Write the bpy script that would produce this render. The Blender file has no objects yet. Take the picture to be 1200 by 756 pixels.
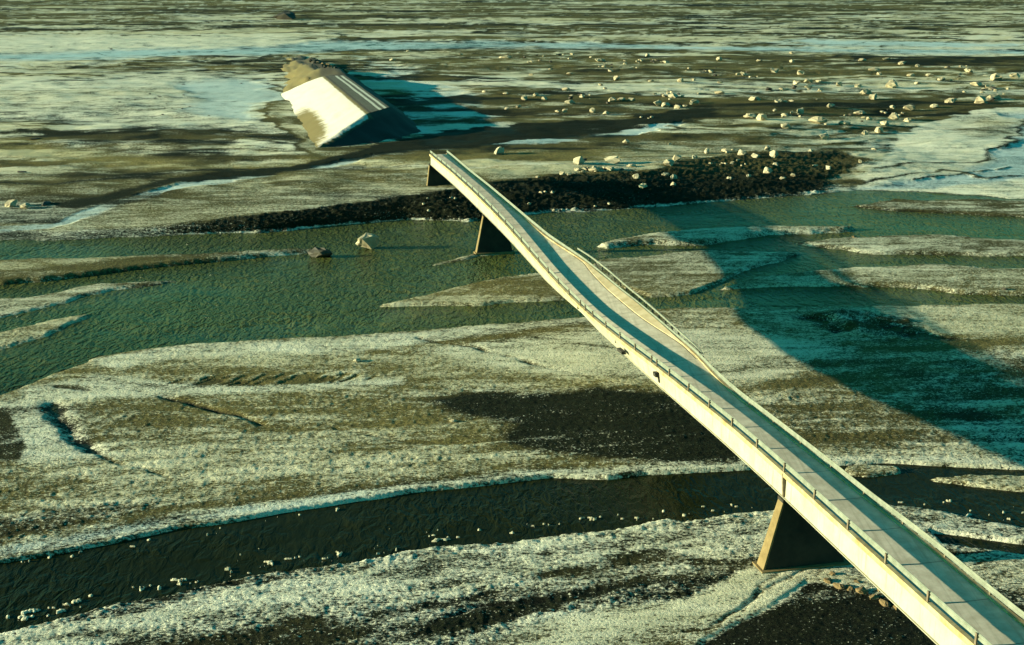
import bpy, bmesh, math, random
import numpy as np
from mathutils import Vector
random.seed(7); rng = np.random.default_rng(11)
S = bpy.context.scene
C = S.collection
# ------------------------------------------------------------------ camera, sky, sun, exposure
F = 1500.0; CX = 600.0; CY = 378.0; HOR = -40.0
PITCH = math.atan((CY-HOR)/F); cp, sp = math.cos(PITCH), math.sin(PITCH)
CAMH = 45.9
cam = bpy.data.objects.new('camera', bpy.data.cameras.new('camera')); C.objects.link(cam)
cam.location = (0, 0, CAMH); cam.rotation_euler = (math.pi/2-PITCH, 0, 0)
cam.data.sensor_width = 36; cam.data.lens = F/1200*36
cam.data.clip_start = 1; cam.data.clip_end = 80000
S.camera = cam
SUN_EL = math.radians(10.0); SUN_AZ = math.radians(85-180)      # compass direction of the sun, clockwise from +Y
w = bpy.data.worlds.new('World'); S.world = w; w.use_nodes = True
nt = w.node_tree; bg = nt.nodes['Background']
sky = nt.nodes.new('ShaderNodeTexSky'); sky.sky_type = 'NISHITA'; sky.sun_disc = False
sky.sun_elevation = SUN_EL; sky.sun_rotation = SUN_AZ
tint = nt.nodes.new('ShaderNodeMix'); tint.data_type = 'RGBA'; tint.blend_type = 'MULTIPLY'; tint.inputs[0].default_value = 1
tint.inputs[7].default_value = (0.07, 0.60, 0.56, 1)
nt.links.new(sky.outputs[0], tint.inputs[6]); nt.links.new(tint.outputs[2], bg.inputs[0])
bg.inputs[1].default_value = 0.105
sl = bpy.data.lights.new('sun', 'SUN'); sl.energy = 5.0; sl.angle = math.radians(0.55); sl.color = (1.0, 0.89, 0.58)
so = bpy.data.objects.new('sun', sl); C.objects.link(so)
sd = Vector((math.sin(SUN_AZ)*math.cos(SUN_EL), math.cos(SUN_AZ)*math.cos(SUN_EL), math.sin(SUN_EL)))
so.rotation_euler = sd.to_track_quat('Z', 'Y').to_euler(); so.location = (-60, 80, 60)
S.view_settings.view_transform = 'Standard'; S.view_settings.look = 'None'
S.view_settings.gamma = 1; S.view_settings.exposure = 1.55
# ------------------------------------------------------------------ survey helpers (traced point -> place on the ground)
def ray(x, y):
    a = (x-CX)/F; b = (y-CY)/F
    return a, cp-b*sp, -(sp+b*cp)
def ground(x, y, z=0.0):
    rx, ry, rz = ray(x, y); t = (z-CAMH)/rz
    return Vector((rx*t, ry*t, z))
def depth(p): return p[1]*cp+(CAMH-p[2])*sp
# ------------------------------------------------------------------ noise
TAB = rng.random((512, 512)).astype(np.float32)
def vnoise(x, y):
    xi = np.floor(x).astype(np.int64); yi = np.floor(y).astype(np.int64)
    fx = (x-xi).astype(np.float32); fy = (y-yi).astype(np.float32)
    fx = fx*fx*fx*(fx*(fx*6-15)+10); fy = fy*fy*fy*(fy*(fy*6-15)+10)
    x0 = xi & 511; x1 = (xi+1) & 511; y0 = yi & 511; y1 = (yi+1) & 511
    a = TAB[y0, x0]; b = TAB[y0, x1]; c = TAB[y1, x0]; d = TAB[y1, x1]
    return (a+(b-a)*fx)*(1-fy)+(c+(d-c)*fx)*fy
def fbm(X, Y, wl, octs=5, seed=0, gain=0.55, ax=1.0, ang=0.0, cellx=None, celly=None, ridge=False):
    """-1..1 noise, wl = wavelength (m) of the first octave; ax stretches it along x"""
    ca, sa = math.cos(ang), math.sin(ang)
    U = (X*ca+Y*sa)/ax; V = -X*sa+Y*ca
    out = np.zeros(X.shape, np.float32); amp = 1.0; tot = 0; l = wl
    for o in range(octs):
        n = vnoise(U/l+seed*17.3+o*31.7, V/l+seed*9.1+o*13.3)*2-1
        if ridge: n = 1-2*np.abs(n)
        wgt = amp
        if celly is not None:
            wgt = amp*np.clip((l/celly-1.0)/1.5, 0, 1)
        out += n*wgt; tot += amp; amp *= gain; l *= 0.5
        U, V = U*0.8-V*0.6, U*0.6+V*0.8
        if o == 0 and ax > 1: U, V = (X*ca+Y*sa)/ax, -X*sa+Y*ca
        elif ax > 1: U, V = (X*ca+Y*sa)/ax+o*7, -X*sa+Y*ca+o*5
    return out/tot*1.6
def sstep(a, b, x):
    t = np.clip((x-a)/(b-a), 0, 1); return t*t*(3-2*t)
# ------------------------------------------------------------------ terrain sheet
us = np.concatenate([[-9000, -5000, -3000, -2000, -1400, -1000, -800], np.arange(-640, -40, 7.0), np.arange(-40, 1241, 1.25),
                     np.arange(1246, 1840, 7.0), [2000, 2300, 2700, 3300, 4300, 6300, 10000]])
vs = np.concatenate([[-39.9, -39.7, -39.3, -38.5, -37, -35], np.arange(-33, -3, 1.5), np.arange(-3, 270, 0.8), np.arange(270, 775, 1.2),
                     np.arange(777, 1000, 5.0), [1050, 1150, 1300, 1600, 2100]])
U, V = np.meshgrid(us, vs); U = U.astype(np.float64)
NV, NU = U.shape
def gxy(U, V, H):
    b = (V-CY)/F; rz = -(sp+b*cp); t = (H-CAMH)/rz
    return (U-CX)/F*t, (cp-b*sp)*t
X0, Y0 = gxy(U, V, 0)
cell = np.abs(np.gradient(Y0, axis=0))
cellx = np.maximum(np.abs(np.gradient(X0, axis=1)), 0.05)
cel = np.maximum(cell, cellx)
cel_s = np.sqrt(cell*cellx)
# foreshortening-aware jitter so that traced borders are ragged, in traced units
pxm = 1/np.maximum(cellx, 1e-3)
jn1 = fbm(X0, Y0, 9, 5, 1, celly=cel_s*.8); jn2 = fbm(X0, Y0, 9, 5, 2, celly=cel_s*.8)
jb1 = fbm(X0, Y0, 40, 3, 3); jb2 = fbm(X0, Y0, 40, 3, 4)
fj = 1+1.8*sstep(240, 150, V)
UJ = U+(jn1*6+jb1*7)*fj; VJ = V+jn2*1.6+jb2*1.4
KV = np.interp(V, [0, 150, 300, 500, 756], [7, 5, 4, 3, 2.2])
def polymask(pts, soft=6, jit=1.0):
    """1 inside, 0 outside; soft = half width of the edge in horizontal units"""
    P = np.array(pts, float)
    x0, x1 = P[:, 0].min()-soft*2-25, P[:, 0].max()+soft*2+25
    y0, y1 = P[:, 1].min()-soft-8, P[:, 1].max()+soft+8
    i0, i1 = np.searchsorted(us, [x0, x1]); j0, j1 = np.searchsorted(vs, [y0, y1])
    out = np.zeros(U.shape, np.float32)
    if i1 <= i0 or j1 <= j0: return out
    sl_ = (slice(j0, j1), slice(i0, i1))
    u = U[sl_]+(UJ[sl_]-U[sl_])*jit; v = V[sl_]+(VJ[sl_]-V[sl_])*jit; k = KV[sl_]
    dmin = np.full(u.shape, 1e9); ins = np.zeros(u.shape, bool)
    n = len(P)
    for a in range(n):
        ax, ay = P[a]; bx, by = P[(a+1) % n]
        ex, ey = bx-ax, by-ay
        wx, wy = u-ax, v-ay
        kk = k*k
        t = np.clip((wx*ex+wy*ey*kk)/(ex*ex+ey*ey*kk+1e-9), 0, 1)
        dx, dy = wx-ex*t, (wy-ey*t)*k
        dmin = np.minimum(dmin, dx*dx+dy*dy)
        c = ((ay <= v) & (by > v)) | ((by <= v) & (ay > v))
        xs = ax+(v-ay)/(ey if abs(ey) > 1e-9 else 1e-9)*ex
        ins ^= c & (u < xs)
    d = np.sqrt(dmin); d = np.where(ins, d, -d)
    out[sl_] = sstep(-soft, soft, d)
    return out
def linemask(pts, wd, jit=1.0):
    P = np.array(pts, float)
    i0, i1 = np.searchsorted(us, [P[:, 0].min()-wd*3-20, P[:, 0].max()+wd*3+20]); j0, j1 = np.searchsorted(vs, [P[:, 1].min()-wd-8, P[:, 1].max()+wd+8])
    out = np.zeros(U.shape, np.float32); sl_ = (slice(j0, j1), slice(i0, i1))
    u = U[sl_]+(UJ[sl_]-U[sl_])*jit; v = V[sl_]+(VJ[sl_]-V[sl_])*jit; k = KV[sl_]
    dmin = np.full(u.shape, 1e9)
    for a in range(len(P)-1):
        ax, ay = P[a]; ex, ey = P[a+1]-P[a]
        wx, wy = u-ax, v-ay; kk = k*k
        t = np.clip((wx*ex+wy*ey*kk)/(ex*ex+ey*ey*kk+1e-9), 0, 1)
        dmin = np.minimum(dmin, (wx-ex*t)**2+((wy-ey*t)*k)**2)
    out[sl_] = np.exp(-dmin/(wd*wd))
    return out
# water of the two big channels
W1 = [(-900, 283), (0, 281), (60, 280), (130, 278), (200, 277), (300, 272), (400, 264), (470, 258), (550, 260), (600, 255), (640, 250), (700, 248), (780, 243), (830, 238),
      (900, 232), (960, 227), (1000, 223), (1060, 225), (1130, 229), (1200, 232), (1900, 235), (1900, 358), (1200, 358), (1100, 358), (1033, 360), (910, 361), (840, 361), (800, 362),
      (760, 363), (690, 372), (600, 380), (520, 386), (440, 393), (400, 397), (320, 399), (230, 404), (160, 411), (110, 421), (60, 440), (0, 463), (-300, 520), (-900, 560)]
bars1 = [
 [(-900, 306), (0, 308), (143, 303), (230, 299), (300, 296), (370, 293), (370, 296), (300, 303), (250, 307), (200, 312), (100, 325), (0, 336), (-900, 350)],
 [(-900, 360), (0, 350), (40, 347), (70, 341), (120, 335), (170, 330), (210, 329), (160, 339), (100, 351), (60, 362), (0, 376), (-900, 400)],
 [(-100, 405), (0, 392), (30, 386), (60, 378), (88, 371), (112, 367), (100, 378), (60, 394), (20, 405), (0, 411), (-100, 430)],
 [(502, 311), (530, 303), (556, 297), (600, 294), (602, 298), (560, 301), (530, 307)],
 [(433, 359), (500, 343), (567, 329), (630, 318), (660, 316), (700, 326), (705, 350), (660, 352), (600, 353), (560, 358), (490, 358)],
 [(702, 288), (740, 280), (800, 273), (850, 269), (900, 267), (1000, 267), (1003, 270), (900, 275), (860, 281), (830, 287), (760, 288), (710, 291)],
 [(690, 318), (702, 305), (780, 296), (850, 293), (945, 298), (905, 311), (870, 321), (840, 334), (810, 345), (780, 349), (757, 349), (730, 338)],
 [(847, 339), (890, 326), (967, 318), (1007, 314), (1083, 312), (1200, 316), (1900, 320), (1900, 350), (1200, 347), (1133, 345), (1083, 339), (987, 335), (907, 338)],
 [(940, 285), (1000, 278), (1067, 276), (1200, 282), (1900, 284), (1900, 303), (1200, 301), (1033, 297), (967, 290)],
 [(998, 241), (1050, 235), (1200, 235), (1900, 237), (1900, 256), (1200, 254), (1050, 248)],
]
W2 = [(-900, 790), (-300, 700), (0, 660), (67, 649), (133, 636), (200, 622), (277, 611), (333, 601), (400, 590), (483, 576), (567, 569), (650, 561), (710, 563), (750, 557), (800, 555),
      (880, 551), (990, 546), (1033, 543), (1083, 547), (1200, 551), (1900, 560), (1900, 690), (1200, 622), (1150, 612), (1100, 602), (1057, 595), (980, 590), (897, 603), (860, 604), (800, 615), (783, 611),
      (733, 622), (667, 627), (600, 637), (533, 640), (467, 648), (400, 662), (300, 675), (233, 688), (187, 700), (133, 708), (67, 727), (0, 743), (-300, 830), (-900, 1000)]
bars2 = [[(1080, 563), (1133, 559), (1200, 561), (1900, 570), (1900, 600), (1200, 579), (1133, 571)], [(985, 548), (1010, 546), (1050, 549), (1052, 556), (1010, 560), (985, 556)]]
pool = [(1085, 626), (1110, 628), (1200, 640), (1900, 660), (1900, 690), (1200, 652), (1150, 646), (1100, 640)]
water = np.maximum(polymask(W1, 6), polymask(W2, 4, .8))
for k_, b in enumerate(bars1): water = np.minimum(water, 1-polymask(b, 11 if k_ in (1, 2, 3) else 6, 1.3 if k_ in (1, 2) else .9))
for b in bars2: water = np.minimum(water, 1-polymask(b, 5))
water = np.maximum(water, polymask(pool, 6))
# plateau beyond the main channel
vtop = np.interp(U, [-900, 0, 120, 200, 300, 390, 480, 560, 620, 680, 760, 800, 860, 920, 980, 1020, 1200, 1900], [262, 262, 264, 261, 252, 240, 226, 214, 207, 202, 199, 188, 174, 171, 174, 186, 215, 225])
vbot = np.interp(U, [-900, 0, 130, 300, 400, 470, 550, 640, 780, 830, 900, 960, 1000, 1200, 1900], [281, 281, 278, 272, 264, 258, 260, 250, 243, 238, 232, 227, 223, 232, 235])
vj = VJ*.6+V*.4
plh = np.interp(UJ, [-900, 0, 150, 300, 420, 560, 900, 960, 1060, 1200, 1900], [.7, .7, 1.0, 1.9, 2.4, 2.8, 2.8, 2.3, .9, .6, .6])
plh = plh*(1-sstep(160, 70, V))+2.3*sstep(160, 70, V)
tb = np.clip((VJ*.9+V*.1+jn2*1.2-vtop)/(vbot-vtop), 0, 1)
HB = plh*(1-tb**1.5)
GATE = sstep(-1.0, 2.5, vj-vbot)
HBs = plh*(1-np.clip((V-vtop)/(vbot-vtop), 0, 1)**1.5)
X, Y = gxy(U, V, HBs)
# cover: frost share 0..1, painted from back to front
flow = fbm(X0, Y0, 13, 6, 21, ax=3.2, ang=.05, celly=cell*.22)
flow2 = fbm(X0, Y0, 45, 5, 22, ax=4, ang=.03, celly=cell*.22)
flow4 = fbm(X0, Y0, 260, 4, 27, ax=2.2, ang=-.03, celly=cell*.3)
flow3 = fbm(X0, Y0, 7, 4, 23, ax=1.4, ang=-.1, celly=cell*.2)
med = fbm(X0, Y0, 7, 5, 24, celly=cel_s)
fine = fbm(X0, Y0, 1.6, 4, 25, celly=cel_s)
FR = np.full(U.shape, .36, np.float32)          # frost
TN = np.zeros(U.shape, np.float32)              # tan silt
IC = np.zeros(U.shape, np.float32)              # bare blue ice / shallow water
RG = np.full(U.shape, 1.0, np.float32)          # roughness of the relief
CALM = np.zeros(U.shape, np.float32)
far = sstep(260, 200, V)
FR += (flow*.50+flow2*.35+flow3*.30+flow4*.25-.04)*far
TN += far*.55
def paint(A, m, val, k=1.0): A[:] = A*(1-m*k)+val*m*k
def P_(pts, fr=None, tn=None, ic=None, rg=None, soft=14, k=1.0, jit=1.0, mod=None):
    if max(p[1] for p in pts) < 235: soft = soft*1.6
    m = polymask(pts, soft, jit)
    if mod is not None: m = m*mod
    if fr is not None: paint(FR, m, fr, k)
    if tn is not None: paint(TN, m, tn, k)
    if ic is not None: paint(IC, m, ic, k)
    if rg is not None: paint(RG, m, rg, k)
    return m
# -- far plain
P_([(-900, 42), (0, 42), (240, 42), (390, 45), (395, 49), (330, 57), (0, 62), (-900, 64)], fr=1.1, tn=0, soft=20)
P_([(-900, 60), (0, 62), (330, 54), (400, 47), (700, 50), (900, 54), (1300, 60), (1900, 62), (1900, 66), (1200, 64), (800, 57), (600, 55), (400, 60), (200, 66), (0, 70)], ic=1, fr=.7, tn=0, soft=10)
P_([(900, 48), (930, 46), (1050, 47), (1200, 51), (1200, 54), (960, 53)], ic=.9, fr=.9, soft=8)
P_([(-900, 34), (0, 34), (300, 29), (330, 28), (800, 26), (870, 27), (700, 29), (330, 31), (0, 37)], fr=.0, tn=.2, soft=8)
P_([(-900, 72), (0, 72), (330, 64), (370, 66), (300, 80), (120, 92), (0, 98), (-900, 105)], fr=.25, tn=.8, soft=20, k=.7)
P_([(-900, 110), (0, 106), (80, 98), (150, 89), (230, 85), (300, 88), (316, 96), (326, 120), (326, 138), (300, 146), (240, 152), (170, 145), (120, 152), (60, 142), (0, 140), (-900, 150)], fr=.80, tn=.05, rg=.4, soft=16, jit=1.6)
P_([(215, 98), (300, 92), (320, 100), (325, 125), (320, 138), (290, 140), (240, 128), (215, 112)], fr=.95, ic=.75, rg=.1, soft=14)
P_([(60, 145), (130, 152), (170, 147), (250, 152), (270, 168), (260, 188), (200, 190), (120, 178), (60, 165)], fr=.05, tn=.1, soft=22, k=.85, jit=2)
P_([(255, 150), (320, 140), (345, 150), (365, 176), (330, 186), (270, 190), (250, 175)], fr=.5, tn=.3, soft=8)
P_([(-900, 170), (0, 163), (100, 172), (200, 187), (300, 196), (260, 202), (120, 192), (0, 178)], fr=.28, tn=.9, soft=14, k=.9)
P_([(60, 240), (150, 222), (250, 203), (360, 188), (480, 171), (600, 152), (700, 145), (850, 128), (860, 134), (740, 152), (600, 163), (480, 176), (370, 190), (250, 208), (150, 228), (90, 245)], fr=-.35, tn=0, soft=7)  # wider coat of the bank shadow painted above the rivulet
water_shade_strip = P_([(200, 215), (300, 199), (372, 184), (480, 160), (600, 146), (700, 140), (840, 126), (840, 133), (700, 150), (600, 158), (480, 174), (372, 190), (300, 203)], fr=-.5, tn=0, soft=5, k=.9)  # bank shadow and black water above the rivulet, painted into the cover
P_([(60, 262), (90, 250), (150, 231), (200, 220), (260, 206), (333, 195), (400, 184), (467, 176), (567, 165), (650, 158), (733, 152), (800, 139), (804, 143), (740, 157), (650, 163), (567, 170), (467, 180), (400, 189), (333, 199), (200, 225), (110, 252), (60, 268), (-60, 276), (-60, 270)], fr=.8, tn=0, ic=.9, soft=3.2, mod=np.clip(.75+flow*1.2, .1, 1))
P_([(-900, 262), (0, 262), (60, 262), (100, 256), (200, 229), (300, 207), (400, 192), (480, 184), (620, 172), (740, 165), (900, 150), (1000, 170), (960, 172), (860, 175), (800, 186), (700, 200), (600, 210), (480, 226), (390, 242), (300, 254), (200, 266), (60, 272)], fr=.46, tn=.6, rg=.8, soft=12, k=.8)
P_([(470, 60), (560, 64), (700, 70), (850, 78), (1000, 84), (1200, 90), (1200, 105), (1000, 100), (800, 92), (600, 85), (500, 75)], fr=.25, tn=.7, soft=14, k=.6)
P_([(500, 95), (560, 94), (650, 98), (760, 102), (900, 104), (1100, 104), (1300, 106), (1300, 110), (1100, 109), (900, 109), (760, 107), (640, 103), (560, 99)], fr=.85, tn=.2, soft=8)
P_([(560, 112), (700, 110), (860, 112), (1000, 118), (1020, 135), (900, 140), (700, 140), (620, 130)], fr=.2, tn=.6, soft=14, k=.7)
P_([(430, 66), (480, 80), (540, 110), (600, 140), (600, 155), (500, 170), (480, 140), (470, 110)], fr=.75, tn=0, ic=.5, soft=8, mod=.6+.4*np.clip(flow3*2, -1, 1))
P_([(1018, 196), (1045, 175), (1065, 155), (1100, 138), (1140, 128), (1190, 126), (1900, 124), (1900, 240), (1200, 232), (1130, 228), (1060, 224), (1005, 222), (1010, 214)], fr=1.0, tn=.05, rg=.8, soft=5)
P_([(1130, 140), (1160, 135), (1178, 145), (1172, 158), (1140, 160), (1125, 150)], fr=.45, tn=.5, soft=14)
P_([(1186, 132), (1240, 130), (1300, 160), (1250, 200), (1180, 212), (1100, 222), (1010, 222), (1060, 214), (1120, 205), (1160, 190), (1185, 165)], ic=.9, fr=.7, soft=8)
for l, d_ in (([(1187, 138), (1183, 152), (1176, 172), (1160, 186), (1120, 192), (1070, 193), (1030, 198)], 5), ([(1200, 205), (1150, 208), (1100, 200), (1060, 208), (1010, 216)], 4), ([(1180, 195), (1120, 205), (1070, 212)], 3)):
    m = linemask(l, d_); paint(FR, m, .0, .9); paint(IC, m, 0, .9)
# -- black cut bank
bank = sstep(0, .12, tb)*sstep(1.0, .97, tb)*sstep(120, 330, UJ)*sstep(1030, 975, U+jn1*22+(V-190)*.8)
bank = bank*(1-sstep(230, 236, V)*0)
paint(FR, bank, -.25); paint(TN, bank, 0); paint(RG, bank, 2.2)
# -- near field: bars and gravel flats
near = sstep(0, 8, vj-vbot)
paint(FR, near, .47); paint(TN, near, .50); paint(IC, near, 0)
FR += near*(flow*.14+flow3*.12+med*.12+fine*.12)
m = polymask(bars1[0], 6, .6); paint(FR, m, .1, .9); paint(TN, m, .4)
P_([(-900, 306), (0, 309), (100, 305), (180, 303), (100, 313), (0, 322), (-900, 330)], fr=.55, tn=.7, soft=8)
P_([(0, 350), (70, 341), (140, 334), (208, 329), (150, 341), (60, 362), (0, 376), (-900, 400), (-900, 360)], fr=.68, tn=.2, rg=.5, soft=8)
m = polymask(bars1[2], 8); paint(FR, m, .65)
P_([(433, 359), (520, 340), (600, 328), (700, 320), (700, 345), (600, 345), (520, 350)], fr=.42, tn=.6, soft=12, k=.8)
P_([(1000, 398), (1200, 380), (1900, 380), (1900, 356), (1100, 357), (900, 362), (800, 364), (800, 372), (900, 380)], fr=.75, tn=.5, soft=10, k=.5)
P_([(100, 425), (200, 408), (400, 399), (560, 385), (700, 373), (700, 380), (500, 405), (400, 420), (230, 425), (120, 435)], fr=.95, tn=.1, soft=10)
P_([(25, 458), (110, 442), (200, 452), (320, 455), (470, 446), (470, 455), (320, 464), (150, 470), (30, 468)], fr=1.0, tn=.1, rg=.4, soft=8)
P_([(-60, 470), (60, 470), (90, 480), (105, 520), (150, 540), (-60, 545)], fr=.82, tn=.15, rg=.6, soft=12)
P_([(200, 480), (350, 460), (520, 480), (640, 510), (560, 545), (300, 540), (180, 525)], fr=.48, tn=.6, soft=30, k=.8)
P_([(120, 440), (220, 420), (420, 415), (480, 430), (420, 442), (230, 442)], fr=.55, tn=.5, soft=20, k=.8)
P_([(500, 415), (600, 400), (760, 385), (900, 400), (1000, 410), (1010, 430), (900, 445), (780, 455), (640, 440), (540, 430)], fr=.98, tn=.2, rg=.35, soft=16)
P_([(640, 452), (700, 445), (780, 450), (820, 470), (760, 478), (660, 470)], fr=.5, tn=.7, soft=18)
P_([(500, 474), (560, 466), (640, 462), (700, 458), (760, 466), (840, 470), (900, 510), (905, 538), (860, 546), (780, 546), (700, 540), (640, 532), (580, 524), (610, 500), (540, 490)], fr=-.22, tn=-.3, rg=1.1, soft=30, jit=2.2)
P_([(380, 490), (470, 478), (540, 500), (620, 528), (540, 530), (440, 508)], fr=.22, tn=.7, soft=30, k=.8, jit=2.2)
P_([(890, 480), (910, 450), (960, 425), (1040, 425), (1100, 460), (1130, 490), (1180, 520), (1200, 545), (1100, 548), (1000, 540), (940, 525)], fr=.28, tn=.4, rg=1.2, soft=26, jit=2)
P_([(1060, 425), (1200, 405), (1900, 400), (1900, 545), (1200, 545), (1150, 510), (1100, 465)], fr=.55, tn=.1, rg=1.2, soft=20, mod=.5+.5*np.clip(med*2.5, -1, 1))
P_([(960, 400), (1060, 398), (1200, 420), (1900, 430), (1900, 540), (1200, 535), (1120, 500), (1050, 450)], fr=.22, tn=.1, rg=1.2, soft=20, jit=2, k=.9, mod=.65+.35*np.clip(med*3, -1, 1))
P_([(1100, 505), (1200, 500), (1400, 540), (1200, 552), (1120, 548), (1000, 545), (1020, 535)], fr=.62, rg=1.3, soft=12)
P_([(925, 372), (1000, 366), (1070, 375), (1080, 392), (1140, 402), (1060, 400), (980, 392)], fr=.12, tn=.1, rg=1.3, soft=8)
P_([(1080, 365), (1200, 360), (1900, 360), (1900, 395), (1200, 400), (1100, 392)], fr=.75, tn=.5, soft=12)
P_([(-900, 520), (0, 485), (14, 492), (30, 528), (20, 548), (0, 552), (-900, 570)], fr=.02, soft=6)
P_([(-900, 660), (0, 612), (60, 600), (130, 594), (200, 592), (100, 616), (0, 634), (-900, 700)], fr=.15, tn=.1, rg=1.5, soft=10, k=.8)
# icy shelf along the near channel's far bank
shelf = linemask([(-300, 690), (0, 650), (67, 639), (133, 626), (200, 612), (277, 602), (333, 594), (400, 583), (483, 571), (567, 564), (650, 557), (710, 558), (750, 553), (880, 548), (1000, 543), (1090, 544), (1300, 552)], 16)
paint(FR, shelf, .85, .85); paint(TN, shelf, 0); paint(IC, shelf*sstep(620, 300, U)*np.clip(.5+med*2, 0, 1), .7, .8); paint(RG, shelf, .5)
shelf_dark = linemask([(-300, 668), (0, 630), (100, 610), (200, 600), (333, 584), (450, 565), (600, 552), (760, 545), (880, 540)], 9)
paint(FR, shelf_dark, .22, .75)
# near side of the near channel
ns = sstep(-1, 1, (V-np.interp(U, [-300, 0, 133, 233, 300, 400, 533, 667, 800, 900, 1057, 1200, 1900], [820, 738, 703, 684, 671, 657, 636, 623, 610, 600, 590, 612, 680]))/3)
paint(FR, ns, .80); paint(TN, ns, .12); paint(RG, ns, 1.0)
FR += ns*(med*.15+fine*.1)
P_([(-300, 900), (60, 775), (130, 752), (250, 725), (420, 700), (560, 680), (700, 662), (860, 640), (900, 640), (1000, 650), (1100, 645), (1200, 660), (1900, 700), (1900, 1400), (-300, 1400)], fr=.52, tn=.2, rg=1.3, soft=18)
P_([(120, 765), (270, 735), (330, 722), (430, 735), (420, 790), (100, 800)], fr=.2, tn=.3, soft=14, k=.9)
P_([(480, 745), (540, 722), (600, 708), (690, 693), (780, 684), (870, 672), (860, 690), (800, 705), (720, 712), (620, 722), (560, 745)], fr=.05, tn=.1, rg=2, soft=10)
P_([(700, 655), (760, 648), (800, 655), (860, 662), (800, 668), (720, 664)], fr=.1, soft=8)
P_([(560, 760), (640, 730), (720, 716), (800, 705), (880, 668), (960, 652), (1060, 640), (1010, 665), (960, 690), (900, 715), (860, 735), (820, 756), (780, 800), (560, 820)], fr=.78, tn=.45, rg=.35, soft=8)
P_([(815, 765), (850, 742), (895, 722), (940, 690), (960, 686), (1010, 698), (1060, 712), (1100, 740), (1100, 800), (1300, 900), (700, 900), (780, 800)], fr=-.2, tn=-.3, rg=1.2, soft=6)
P_([(960, 682), (1020, 694), (1080, 712), (1130, 720), (1110, 705), (1040, 688), (980, 676)], fr=.6, tn=.5, rg=.3, soft=5)
P_([(1100, 655), (1200, 662), (1900, 680), (1900, 720), (1200, 700), (1130, 680)], fr=.6, tn=.4, rg=.8, soft=10)
P_([(940, 648), (1000, 640), (1060, 640), (1000, 660), (950, 662)], fr=.35, tn=.4, rg=.8, soft=10)
# drainage lines
carve = np.zeros(U.shape, np.float32)
for l, wd, dp in (([(483, 400), (543, 412), (600, 425), (667, 439), (700, 446)], 5, .5), ([(510, 405), (560, 401), (640, 396), (700, 393)], 2.5, .2), ([(540, 405), (600, 408), (618, 410)], 4, .2),
                  ([(190, 470), (230, 480), (270, 490), (300, 501)], 7, .7), ([(57, 476), (75, 495), (88, 512), (104, 532)], 12, .9), ([(104, 532), (140, 550), (190, 560)], 5, .3),
                  ([(235, 449), (300, 452), (400, 450)], 8, .25), ([(60, 455), (90, 458), (160, 463)], 6, .3), ([(790, 388), (860, 390), (900, 397), (960, 399), (1000, 400), (1100, 406)], 4, .3),
                  ([(-60, 262), (60, 258)], 8, .3), ([(600, 110), (660, 113), (700, 118)], 5, .3), ([(480, 74), (560, 79), (700, 83), (860, 84), (1000, 85), (1200, 90)], 4, .9), ([(700, 104), (860, 104), (1000, 106)], 3, .6),
                  ([(800, 742), (830, 738), (880, 700), (930, 680), (960, 668)], 4, .25), ([(860, 720), (890, 690), (930, 668)], 4, .15), ([(1100, 655), (1150, 652), (1200, 660)], 4, .3), ([(1120, 670), (1160, 664), (1200, 668)], 4, .3),
                  ([(520, 725), (560, 712), (640, 705)], 5, .4), ([(380, 505), (470, 520), (560, 524)], 5, .25), ([(1040, 352), (1068, 358), (1080, 368)], 4, .3), ([(0, 545), (60, 560), (120, 572)], 3, .15)):
    m = linemask(l, wd*.9, 2.0)*np.clip(.75+med*1.2, .15, 1); carve += m*dp*.4; paint(FR, m, .0, .7)
# diagonal scour ribs
rib = polymask([(190, 452), (260, 441), (400, 441), (440, 448), (400, 453), (230, 455)], 8)
ribn = fbm(X0, Y0, .7, 3, 60, ax=7, ang=1.0)
rb2 = np.clip((ribn+.05)*4, 0, 1)
carve += rib*rb2*.10; FR -= rib*rb2*.9
stk = fbm(X0, Y0, 2.6, 4, 62, ax=9, ang=.10, celly=cel_s*.5)+.7*fbm(X0+jb1*6, Y0+jb2*8, 7, 4, 64, ax=7, ang=-.12, celly=cel_s*.5)
c1 = np.interp(U, [-900, -300, 0, 150, 300, 450, 600, 900, 1200, 1900], [620, 500, 468, 466, 472, 474, 462, 420, 400, 400])
c2 = np.interp(U, [-900, -300, 0, 67, 133, 200, 277, 333, 400, 483, 567, 650, 750, 880, 1000, 1200, 1900], [790, 700, 660, 649, 636, 622, 611, 601, 590, 576, 569, 561, 557, 551, 545, 551, 560])
tq = (V-c1)/(c2-c1); inb = sstep(-.08, .04, tq)*sstep(1.02, .96, tq)
psn = fbm(X0+jb1*3, tq*38+jn1*.25, 3.2, 4, 70, ax=9)
psf = fbm(X0, tq*38, 1.1, 3, 71, ax=6)
FR += near*inb*(psn*.40+psf*.20)
stn2 = fbm(X0, Y0, 1.7, 5, 63, ax=7, ang=.34, celly=cel_s*.5)
FR += near*stk*.20*(1-ns)*(1-inb*.7)+ns*stn2*.45
drift = fbm(X0, Y0, .9, 4, 61, ax=4, ang=1.0, celly=cel_s*.6)
FR += near*drift*.16
# terraces that stand over the channels
ter = polymask([(0, 345), (210, 328), (160, 339), (0, 376), (-900, 400), (-900, 345)], 9)*-.10-polymask(bars1[2], 9)*.10
ter += polymask(bars1[5], 3, .5)*.45+polymask(bars1[7], 5)*.1+polymask(bars1[8], 5)*.1+polymask(bars1[0], 6, .5)*.25
ter += polymask([(820, 752), (895, 716), (945, 684), (1010, 694), (1100, 730), (1300, 900), (700, 900)], 5)*-.12
ter += polymask([(925, 372), (1000, 366), (1070, 375), (1090, 392), (1150, 402), (1060, 400), (980, 392)], 10)*fbm(X0, Y0, 5, 3, 40)*.9
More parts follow.
